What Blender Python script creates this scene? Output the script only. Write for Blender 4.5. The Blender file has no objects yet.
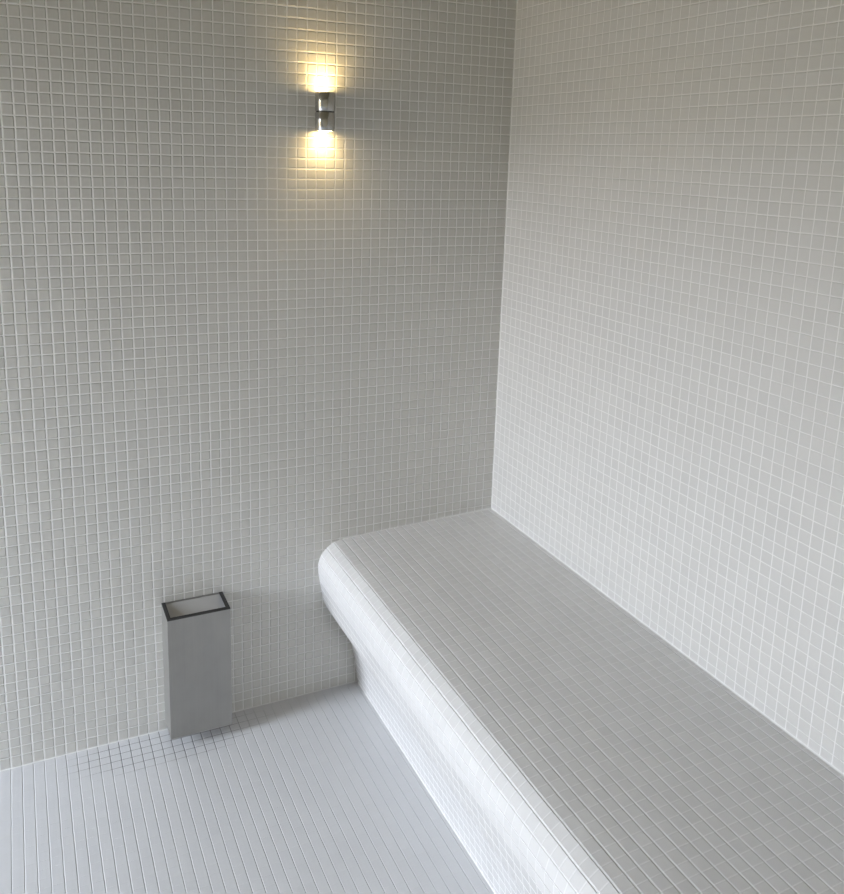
import bpy, bmesh, math
from mathutils import Vector, Matrix

scene = bpy.context.scene
COL = scene.collection
R = math.radians

# ------------------------------------------------------------------ helpers
def link(name, me, mat=None, parent=None):
    o = bpy.data.objects.new(name, me)
    COL.objects.link(o)
    if mat is not None:
        me.materials.append(mat)
    if parent is not None:
        o.parent = parent
    return o

def from_bm(name, bm, mat=None, parent=None, smooth=False):
    me = bpy.data.meshes.new(name)
    bmesh.ops.recalc_face_normals(bm, faces=bm.faces)
    bm.to_mesh(me); bm.free()
    if smooth:
        for p in me.polygons: p.use_smooth = True
    return link(name, me, mat, parent)

def structure(o, label=None):
    o['kind'] = 'structure'
    if label: o['label'] = label
    return o

def thing(name, label, cat, loc):
    o = bpy.data.objects.new(name, None)
    o.empty_display_size = .05
    COL.objects.link(o)
    o.location = loc
    o['label'] = label; o['category'] = cat
    return o

def add_box(bm, x0, x1, y0, y1, z0, z1):
    v = [bm.verts.new((x, y, z)) for x in (x0, x1) for y in (y0, y1) for z in (z0, z1)]
    for q in ((0,1,3,2),(4,6,7,5),(0,4,5,1),(2,3,7,6),(0,2,6,4),(1,5,7,3)):
        bm.faces.new([v[i] for i in q])

def slab(name, x0, x1, y0, y1, z0, z1, mat, uvf=None, parent=None):
    bm = bmesh.new(); add_box(bm, x0, x1, y0, y1, z0, z1)
    if uvf:
        uv = bm.loops.layers.uv.new('UVMap')
        for f in bm.faces:
            for l in f.loops: l[uv].uv = uvf(l.vert.co)
    return from_bm(name, bm, mat, parent)

# ------------------------------------------------------------------ node helpers
class NT:
    def __init__(self, tree): self.t = tree; self.n = tree.nodes; self.l = tree.links
    def node(self, typ, **kw):
        n = self.n.new(typ)
        for k, v in kw.items(): setattr(n, k, v)
        return n
    def put(self, sock, v):
        if hasattr(v, 'links') or isinstance(v, bpy.types.NodeSocket): self.l.new(v, sock)
        else: sock.default_value = v
    def math(self, op, a, b=0.0, c=None, clamp=False):
        n = self.node('ShaderNodeMath', operation=op, use_clamp=clamp)
        self.put(n.inputs[0], a); self.put(n.inputs[1], b)
        if c is not None: self.put(n.inputs[2], c)
        return n.outputs[0]
    def smooth(self, v, a, b):
        n = self.node('ShaderNodeMapRange', interpolation_type='SMOOTHSTEP')
        self.put(n.inputs[0], v); n.inputs[1].default_value = a; n.inputs[2].default_value = b
        n.inputs[3].default_value = 0; n.inputs[4].default_value = 1
        return n.outputs[0]
    def mix(self, f, a, b):
        n = self.node('ShaderNodeMix', data_type='RGBA')
        self.put(n.inputs[0], f); self.put(n.inputs[6], a); self.put(n.inputs[7], b)
        return n.outputs[2]

def base_mat(name):
    m = bpy.data.materials.new(name); m.use_nodes = True
    return m, NT(m.node_tree), m.node_tree.nodes['Principled BSDF']

def simple(name, col, rough=.5, metal=0.0):
    m, t, b = base_mat(name)
    b.inputs['Base Color'].default_value = (*col, 1)
    b.inputs['Roughness'].default_value = rough
    b.inputs['Metallic'].default_value = metal
    return m

def mosaic(name, tile, grout, rough=.35, gw=.055, bevel=.06, depth=.0011, cutu=None, cutv=None,
           stain=None, var=.02, wu=1.0, wv=1.0, wob=.08, line=None, lw=.05):
    """Small square glazed tiles; UV is measured in tiles, joints at the integers."""
    m, t, b = base_mat(name)
    uv = t.node('ShaderNodeUVMap'); uv.uv_map = 'UVMap'
    nz = t.node('ShaderNodeTexNoise'); nz.inputs['Scale'].default_value = .55; nz.inputs['Detail'].default_value = 1
    t.l.new(uv.outputs[0], nz.inputs['Vector'])
    sub = t.node('ShaderNodeVectorMath', operation='SUBTRACT'); t.l.new(nz.outputs['Color'], sub.inputs[0]); sub.inputs[1].default_value = (.5,.5,.5)
    scl = t.node('ShaderNodeVectorMath', operation='SCALE'); t.l.new(sub.outputs[0], scl.inputs[0]); scl.inputs['Scale'].default_value = wob
    add = t.node('ShaderNodeVectorMath', operation='ADD'); t.l.new(uv.outputs[0], add.inputs[0]); t.l.new(scl.outputs[0], add.inputs[1])
    sep = t.node('ShaderNodeSeparateXYZ'); t.l.new(add.outputs[0], sep.inputs[0])
    raw = t.node('ShaderNodeSeparateXYZ'); t.l.new(uv.outputs[0], raw.inputs[0])
    def dist(s, rawv, cut):
        fr = t.math('FRACT', s)
        d = t.math('SUBTRACT', .5, t.math('ABSOLUTE', t.math('SUBTRACT', fr, .5)))
        if cut is not None:                      # a joint that is not there next to the corner
            lo, hi = cut
            inside = t.math('MULTIPLY', t.math('GREATER_THAN', rawv, lo), t.math('LESS_THAN', rawv, hi))
            d = t.math('MAXIMUM', d, t.math('MULTIPLY', inside, .5))
        return d, fr
    du, fu = dist(sep.outputs[0], raw.outputs[0], cutu)
    dv, fv = dist(sep.outputs[1], raw.outputs[1], cutv)
    d = t.math('MINIMUM', du, dv)
    tilemask = t.smooth(d, gw - .015, gw + .02)
    hu = t.smooth(du, gw - .01, gw + bevel); hv = t.smooth(dv, gw - .01, gw + bevel)
    # joints filled nearly flush show less relief (wu, wv)
    ru = t.math('ADD', 1 - wu, t.math('MULTIPLY', hu, wu)); rv = t.math('ADD', 1 - wv, t.math('MULTIPLY', hv, wv))
    h = t.math('MULTIPLY', ru, rv)
    cell = t.node('ShaderNodeVectorMath', operation='FLOOR'); t.l.new(add.outputs[0], cell.inputs[0])
    wn = t.node('ShaderNodeTexWhiteNoise', noise_dimensions='2D'); t.l.new(cell.outputs[0], wn.inputs['Vector'])
    rnd = t.node('ShaderNodeSeparateColor'); t.l.new(wn.outputs['Color'], rnd.inputs[0])
    # every tile sits a hair out of plane
    tx = t.math('MULTIPLY', t.math('SUBTRACT', rnd.outputs[0], .5), t.math('SUBTRACT', fu, .5))
    ty = t.math('MULTIPLY', t.math('SUBTRACT', rnd.outputs[1], .5), t.math('SUBTRACT', fv, .5))
    tilt = t.math('MULTIPLY', t.math('ADD', tx, ty), .30)
    hh = t.math('ADD', h, t.math('MULTIPLY', tilt, h))
    vv = t.math('ADD', 1 - var, t.math('MULTIPLY', rnd.outputs[2], 2 * var))
    tc = t.node('ShaderNodeVectorMath', operation='SCALE'); tc.inputs[0].default_value = tile; t.l.new(vv, tc.inputs['Scale'])
    gcol = (*grout, 1)
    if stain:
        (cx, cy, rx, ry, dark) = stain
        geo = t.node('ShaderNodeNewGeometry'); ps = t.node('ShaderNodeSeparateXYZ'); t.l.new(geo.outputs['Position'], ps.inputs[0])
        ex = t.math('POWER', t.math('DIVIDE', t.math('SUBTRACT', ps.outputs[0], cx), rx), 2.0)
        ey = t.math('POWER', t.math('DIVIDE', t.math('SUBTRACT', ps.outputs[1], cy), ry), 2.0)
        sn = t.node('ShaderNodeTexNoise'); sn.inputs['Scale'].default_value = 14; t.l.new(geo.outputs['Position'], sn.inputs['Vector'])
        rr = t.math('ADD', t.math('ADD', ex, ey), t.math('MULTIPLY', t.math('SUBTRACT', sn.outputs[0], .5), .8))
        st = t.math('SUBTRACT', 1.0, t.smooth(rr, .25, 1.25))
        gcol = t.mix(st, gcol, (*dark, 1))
    if line:                                     # light on the tile edges, painted as wider, whiter long joints
        lm = t.smooth(dv, lw - .02, lw + .02)
        gcol = t.mix(lm, (*line, 1), gcol)
        tilemask = t.math('MULTIPLY', tilemask, lm)
    c = t.mix(tilemask, gcol, tc.outputs[0])
    t.l.new(c, b.inputs['Base Color'])
    rg = t.math('SUBTRACT', .75, t.math('MULTIPLY', tilemask, .75 - rough))
    t.l.new(rg, b.inputs['Roughness'])
    b.inputs['Specular IOR Level'].default_value = .5
    bp = t.node('ShaderNodeBump'); bp.inputs['Strength'].default_value = 1.0; bp.inputs['Distance'].default_value = depth
    t.l.new(hh, bp.inputs['Height']); t.l.new(bp.outputs[0], b.inputs['Normal'])
    return m

# ------------------------------------------------------------------ measures (metres)
P = .025                      # tile pitch
PR = .024856                  # pitch on the right-hand wall
XL, YF, ZC = -3.90, -3.00, 2.40
T = .10
DY0, DY1, DZ = -.86, -.05, 2.10     # doorway in the left wall

TILE = (.62, .61, .575)
GROUT = (.80, .795, .775)
m_back  = mosaic('mosaic_wall', (.662, .652, .618), (.88, .876, .855), depth=.0017, cutu=(-.8, .4), cutv=(-.5, .5))
m_floor = mosaic('mosaic_floor', (.605, .605, .61), (.61, .61, .605), rough=.32, gw=.020, bevel=.045, depth=.0011, var=.008, wv=.08, wob=.05,
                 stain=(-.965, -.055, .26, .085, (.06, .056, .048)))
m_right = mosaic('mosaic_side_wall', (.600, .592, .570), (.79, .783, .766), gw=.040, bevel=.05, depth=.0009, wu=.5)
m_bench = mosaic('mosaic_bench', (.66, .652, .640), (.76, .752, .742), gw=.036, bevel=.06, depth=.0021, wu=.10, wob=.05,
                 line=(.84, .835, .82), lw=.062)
m_front = mosaic('mosaic_bench_front_dimmed', (.555, .549, .538), (.75, .742, .73), gw=.05, bevel=.05, depth=.0012, wob=.05, wu=.4,  # same tile as the seat, its colour darkened against the strong light here
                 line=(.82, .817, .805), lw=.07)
m_plaster = simple('beige_plaster', (.49, .445, .335), .8)
m_paint = simple('ceiling_plaster', (.285, .258, .185), .8)
m_caulk = simple('white_joint_sealant', (.76, .76, .74), .5)

# ------------------------------------------------------------------ room shell
XJ = -.0076                   # first vertical joint left of the corner
ZJ = .0053                    # lowest horizontal joint
def uv_back(c):  return ((c.x - XJ) / P, (c.z - ZJ) / P)
def uv_right(c): return ((c.y + .02591) / PR, (c.z - .46189) / PR)
def uv_left(c):  return (c.y / P, (c.z - ZJ) / P)
def uv_floor(c): return ((c.x - XJ) / P, (c.y + .0235) / P)

structure(slab('floor', XL - T, T, YF - T, T, -T, 0, m_floor, uv_floor))
structure(slab('ceiling', XL - T, T, YF - T, T, ZC, ZC + T, m_paint))
structure(slab('wall_back', XL - T, T, 0, T, 0, ZC, m_back, uv_back))
structure(slab('wall_right', 0, T, YF, 0, 0, ZC, m_right, uv_right))
structure(slab('wall_front', XL - T, T, YF - T, YF, 0, ZC, m_plaster))
bm = bmesh.new()
add_box(bm, XL - T, XL, YF, DY0, 0, ZC)
add_box(bm, XL - T, XL, DY1, 0, 0, ZC)
add_box(bm, XL - T, XL, DY0, DY1, DZ, ZC)
uv = bm.loops.layers.uv.new('UVMap')
for f in bm.faces:
    for l in f.loops: l[uv].uv = uv_left(l.vert.co)
structure(from_bm('wall_left', bm, m_back))
# steel lining of the doorway
m_steel = simple('brushed_steel', (.52, .52, .52), .38, 1.0)
bm = bmesh.new()
add_box(bm, XL - T - .01, XL + .01, DY0, DY0 + .015, 0, DZ)
add_box(bm, XL - T - .01, XL + .01, DY1 - .015, DY1, 0, DZ)
add_box(bm, XL - T - .01, XL + .01, DY0 + .015, DY1 - .015, DZ - .015, DZ)
structure(from_bm('trim_1', bm, m_steel))

# ------------------------------------------------------------------ bench
prof = [(0, .4655), (-.25, .4600), (-.372, .4570), (-.4232, .4545), (-.4488, .4530), (-.4744, .4510), (-.5000, .4477)]
TOPP = .0256
nose = [(-.5000, .4477), (-.5211, .4341), (-.5375, .4148), (-.5452, .3905), (-.5445, .3655), (-.5408, .3405)]
front = [(-.5408, .3405), (-.5276, .2725), (-.5135, .2450), (-.4823, .1930), (-.4468, .1360), (-.4401, .1060), (-.4325, .0705), (-.4235, 0.0)]
YB = YF
def yu(y): return (y + .02591) / PR
bench = thing('tiled_bench', 'long white mosaic tiled bench with rounded front edge along the right wall', 'bench', (-.25, -.5, 0))
def strip(name, pts, vs, parent):
    bm = bmesh.new(); uvl = bm.loops.layers.uv.new('UVMap')
    ys = [0.0, YB]
    for (a, b, va, vb) in zip(pts[:-1], pts[1:], vs[:-1], vs[1:]):
        q = [(a, ys[0], va), (b, ys[0], vb), (b, ys[1], vb), (a, ys[1], va)]
        f = bm.faces.new([bm.verts.new((p[0] + .25, y + .5, p[1])) for p, y, v in q])
        for l, (p, y, v) in zip(f.loops, q): l[uvl].uv = (yu(y), v)
    return bm
def closed(pts, inner, vs, name, mat):
    """skin with the profile pts closed by the inner points into a solid run along the wall"""
    bm = strip(name, pts, vs, None)
    uvl = bm.loops.layers.uv.active
    loop = list(inner)
    ring = [pts[-1]] + loop + [pts[0]]
    for a, b in zip(ring[:-1], ring[1:]):
        bm.faces.new([bm.verts.new((p[0] + .25, y + .5, p[1])) for p, y in ((a, 0), (b, 0), (b, YB), (a, YB))])
    full = list(pts) + loop
    for y in (0, YB):
        bm.faces.new([bm.verts.new((p[0] + .25, y + .5, p[1])) for p in full])
    bmesh.ops.remove_doubles(bm, verts=bm.verts, dist=1e-5)
    return from_bm(name, bm, mat, bench)
vt = [(x + .5) / TOPP for x, z in prof]
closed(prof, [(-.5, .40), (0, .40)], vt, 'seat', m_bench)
vn = [-float(i) for i in range(len(nose))]
closed(nose, [(-.5, .3405)], vn, 'nosing', m_bench)
arc = [vn[-1]]
for a, b in zip(front[:-1], front[1:]):
    arc.append(arc[-1] - math.hypot(a[0]-b[0], a[1]-b[1]) / P)
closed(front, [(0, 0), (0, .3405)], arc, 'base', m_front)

# sealant beads where the tiled faces meet
def bead(name, a, b, n1, n2, w=.0045):
    a, b, n1, n2 = map(Vector, (a, b, n1, n2))
    bm = bmesh.new()
    A = [bm.verts.new(a + d) for d in (Vector(), n1 * w, (n1 + n2) * w * .35, n2 * w)]
    B = [bm.verts.new(b + d) for d in (Vector(), n1 * w, (n1 + n2) * w * .35, n2 * w)]
    for i in range(4):
        j = (i + 1) % 4
        bm.faces.new((A[i], A[j], B[j], B[i]))
    bm.faces.new(A); bm.faces.new(B[::-1])
    return structure(from_bm(name, bm, m_caulk))
bead('trim_2', (0, -.0, .4655), (0, YB, .4655), (-1, 0, -.02), (0, 0, 1), .003)
bead('trim_3', (0, 0, .4655), (-.4744, 0, .4512), (0, -1, 0), (0, 0, 1), .004)
bead('trim_4', (-.4235, 0, 0), (-.4235, YB, 0), (-1, 0, 0), (0, 0, 1), .0022)
bead('trim_5', (XL, 0, 0), (-.4235, 0, 0), (0, -1, 0), (0, 0, 1), .002)
bead('trim_6', (0, 0, .466), (0, 0, ZC), (-1, 0, 0), (0, -1, 0), .003)

# ------------------------------------------------------------------ wall lamp
def lathe(bm, prof, seg=48, cx=0, cy=0):
    rings = []
    for r, z in prof:
        rings.append([bm.verts.new((cx + r*math.cos(2*math.pi*k/seg), cy + r*math.sin(2*math.pi*k/seg), z)) for k in range(seg)])
    for a, b in zip(rings[:-1], rings[1:]):
        for k in range(seg):
            j = (k+1) % seg
            bm.faces.new((a[k], a[j], b[j], b[k]))
    return rings
LX, LY, LZ, LR, LH = -.5445, -.0262, 1.592, .0246, .0455
lamp = thing('wall_lamp', 'small steel cylinder wall lamp shining up and down on the back wall', 'lamp', (LX, 0, LZ))
m_chrome = simple('polished_steel', (.50, .495, .48), .2, 1.0)
m_dark = simple('black_groove', (.02, .02, .02), .5)
for s in (1, -1):
    bm = bmesh.new()
    ri = LR - .0022
    pr = [(LR - .001, .0012), (LR, .0022), (LR, LH - .0008), (LR - .0008, LH), (ri, LH), (ri, LH - .006), (0.001, LH - .006), (.001, .0012), (LR - .001, .0012)]
    lathe(bm, [(r, s*z) for r, z in pr], cy=LY)
    o = from_bm('upper_tube' if s > 0 else 'lower_tube', bm, m_chrome, lamp)
    for p in o.data.polygons: p.use_smooth = abs(p.normal.z) < .2 and p.area > 1e-5
bm = bmesh.new(); lathe(bm, [(.001, -.0012), (LR - .002, -.0012), (LR - .002, .0012), (.001, .0012)], cy=LY)
o = from_bm('joint_ring', bm, m_dark, lamp); o['label'] = 'black ring between the two tubes'
bm = bmesh.new(); add_box(bm, -.010, .010, LY + .020, 0, -.03, .03)
from_bm('wall_bracket', bm, m_chrome, lamp)
m_glow, t, b = base_mat('lamp_glow')
b.inputs['Base Color'].default_value = (.9, .8, .6, 1)
b.inputs['Emission Color'].default_value = (1.0, .71, .30, 1)
GLOW, SPOT = 42.0, .75
b.inputs['Emission Strength'].default_value = GLOW
for s in (1, -1):
    bm = bmesh.new(); ri = LR - .0026
    pr = [(ri, LH - .0055), (ri, LH - .002), (ri*.9, LH - .0006), (ri*.6, LH + .0004), (ri*.3, LH + .001), (.0005, LH + .0012)]
    rings = lathe(bm, [(r, s*z) for r, z in pr], cy=LY)
    bm.faces.new(rings[-1]); bm.faces.new(rings[0])
    o = from_bm('lens', bm, m_glow, lamp, smooth=True); o['label'] = 'glowing warm lamp lens'

for s in (1, -1):
    sl = bpy.data.lights.new('lamp_beam', 'SPOT'); sl.energy = SPOT; sl.color = (1.0, .71, .30)
    sl.spot_size = R(128); sl.spot_blend = .8; sl.shadow_soft_size = .008
    so = bpy.data.objects.new('lamp_beam', sl); COL.objects.link(so); so.parent = lamp
    so.location = (0, LY, s * (LH + .003)); so.rotation_euler = (0 if s < 0 else math.pi, 0, 0)
# ------------------------------------------------------------------ wall bin
BX0, BX1, BY, BZ0, BZ1 = -.9645, -.809, -.0905, .033, .362
bx = (BX0 + BX1) / 2
wb = thing('wall_bin', 'narrow brushed steel bin with open top and dark rim mounted low on the back wall', 'bin', (bx, 0, BZ0))
def loc(x0, x1, y0, y1, z0, z1, bm): add_box(bm, x0 - bx, x1 - bx, y0, y1, z0 - BZ0, z1 - BZ0)
m_bin, t, b = base_mat('brushed_bin_steel')
b.inputs['Metallic'].default_value = .9; b.inputs['Roughness'].default_value = .42
tc = t.node('ShaderNodeTexCoord'); mp = t.node('ShaderNodeMapping'); mp.inputs['Scale'].default_value = (260, 260, 5)
t.l.new(tc.outputs['Object'], mp.inputs[0]); nz = t.node('ShaderNodeTexNoise'); nz.inputs['Scale'].default_value = 1; nz.inputs['Detail'].default_value = 4
t.l.new(mp.outputs[0], nz.inputs['Vector'])
n2 = t.node('ShaderNodeTexNoise'); n2.inputs['Scale'].default_value = 18; n2.inputs['Detail'].default_value = 3; t.l.new(tc.outputs['Object'], n2.inputs['Vector'])
f = t.math('ADD', t.math('MULTIPLY', nz.outputs[0], .35), t.math('MULTIPLY', n2.outputs[0], .65))
t.l.new(t.mix(f, (.34, .335, .32, 1), (.46, .452, .43, 1)), b.inputs['Base Color'])
w = .0012
bm = bmesh.new()
loc(BX0, BX0 + w, BY, 0, BZ0, BZ1, bm)
loc(BX1 - w, BX1, BY, 0, BZ0, BZ1, bm)
loc(BX0 + w, BX1 - w, BY, BY + w, BZ0, BZ1, bm)
loc(BX0 + w, BX1 - w, -w, 0, BZ0, BZ1 + .001, bm)
from_bm('body', bm, m_bin, wb)
bm = bmesh.new(); loc(BX0 + w, BX1 - w, BY + w, -w, BZ0, BZ0 + w, bm)
from_bm('base_plate', bm, m_bin, wb)
m_tray = simple('satin_steel_tray', (.46, .46, .455), .45, .25)
bm = bmesh.new()
x0, x1 = BX0 + w + .0005 - bx, BX1 - w - .0005 - bx
pts = [(-w - .0003, BZ1 - .003), (BY + w + .0003, BZ1 - .036), (BY + w + .0003, BZ1 - .0375), (-w - .0003, BZ1 - .0045)]
A = [bm.verts.new((x0, y, z - BZ0)) for y, z in pts]; B = [bm.verts.new((x1, y, z - BZ0)) for y, z in pts]
for i in range(4):
    j = (i + 1) % 4; bm.faces.new((A[i], A[j], B[j], B[i]))
bm.faces.new(A); bm.faces.new(B[::-1])
o = from_bm('inner_tray', bm, m_tray, wb); o['label'] = 'pale sloping plate inside the opening'
m_rim = simple('rim_dark_reflection', (.022, .021, .02), .55)  # near-black colour stands in for the dark ceiling reflected in folded steel
rw = .0095
bm = bmesh.new()
loc(BX0, BX0 + rw, BY, -.0015, BZ1, BZ1 + .002, bm)
loc(BX1 - rw, BX1, BY, -.0015, BZ1, BZ1 + .002, bm)
loc(BX0 + rw, BX1 - rw, BY, BY + .011, BZ1, BZ1 + .002, bm)
o = from_bm('rim', bm, m_rim, wb); o['label'] = 'folded steel rim around the opening, its dark reflection painted in'

# ------------------------------------------------------------------ daylight
W = bpy.data.worlds.new('daylight'); scene.world = W; W.use_nodes = True
t = NT(W.node_tree); bg = W.node_tree.nodes['Background']
tc = t.node('ShaderNodeTexCoord'); sp = t.node('ShaderNodeSeparateXYZ'); t.l.new(tc.outputs['Generated'], sp.inputs[0])
rp = t.node('ShaderNodeValToRGB')
mr = t.math('MULTIPLY_ADD', sp.outputs[2], .5, .5)
t.l.new(mr, rp.inputs[0])
e = rp.color_ramp.elements
e[0].position = .0; e[0].color = (.08, .065, .045, 1)
e[1].position = 1.0; e[1].color = (.40, .46, .55, 1)
for pos, c in ((.50, (.082, .070, .044)), (.546, (.082, .070, .044)), (.572, (.82, .875, 1.0)), (.61, (.82, .875, 1.0)), (.68, (.56, .62, .71))):
    k = e.new(pos); k.color = (*c, 1)
t.l.new(rp.outputs[0], bg.inputs[0]); bg.inputs[1].default_value = 54.5
L = bpy.data.lights.new('doorway_portal', 'AREA'); L.shape = 'RECTANGLE'
L.size = DY1 - DY0 - .03; L.size_y = DZ - .015
L.cycles.is_portal = True
lo = bpy.data.objects.new('doorway_portal', L); COL.objects.link(lo)
lo.location = (XL - T, (DY0 + DY1) / 2, DZ / 2)
lo.rotation_euler = (R(90), 0, R(-90))

# ------------------------------------------------------------------ camera
cam = bpy.data.cameras.new('camera'); co = bpy.data.objects.new('camera', cam); COL.objects.link(co)
cam.sensor_fit = 'HORIZONTAL'; cam.sensor_width = 36.0
cam.lens = 36.0 * 840.3 / 844
cam.shift_x = (422 - 403.7) / 844; cam.shift_y = -(447 - 325.8) / 844
cam.clip_start = .02
rot = Matrix.Rotation(R(-25.0411), 3, 'Z') @ Matrix.Rotation(R(78.4025), 3, 'X') @ Matrix.Rotation(R(1.57), 3, 'Z')
co.matrix_world = Matrix.Translation((-1.2480, -2.0156, 1.4988)) @ rot.to_4x4()
scene.camera = co

vs_ = scene.view_settings
vs_.view_transform = 'Standard'; vs_.look = 'None'; vs_.gamma = 1; vs_.use_curve_mapping = False
vs_.exposure = 0.0
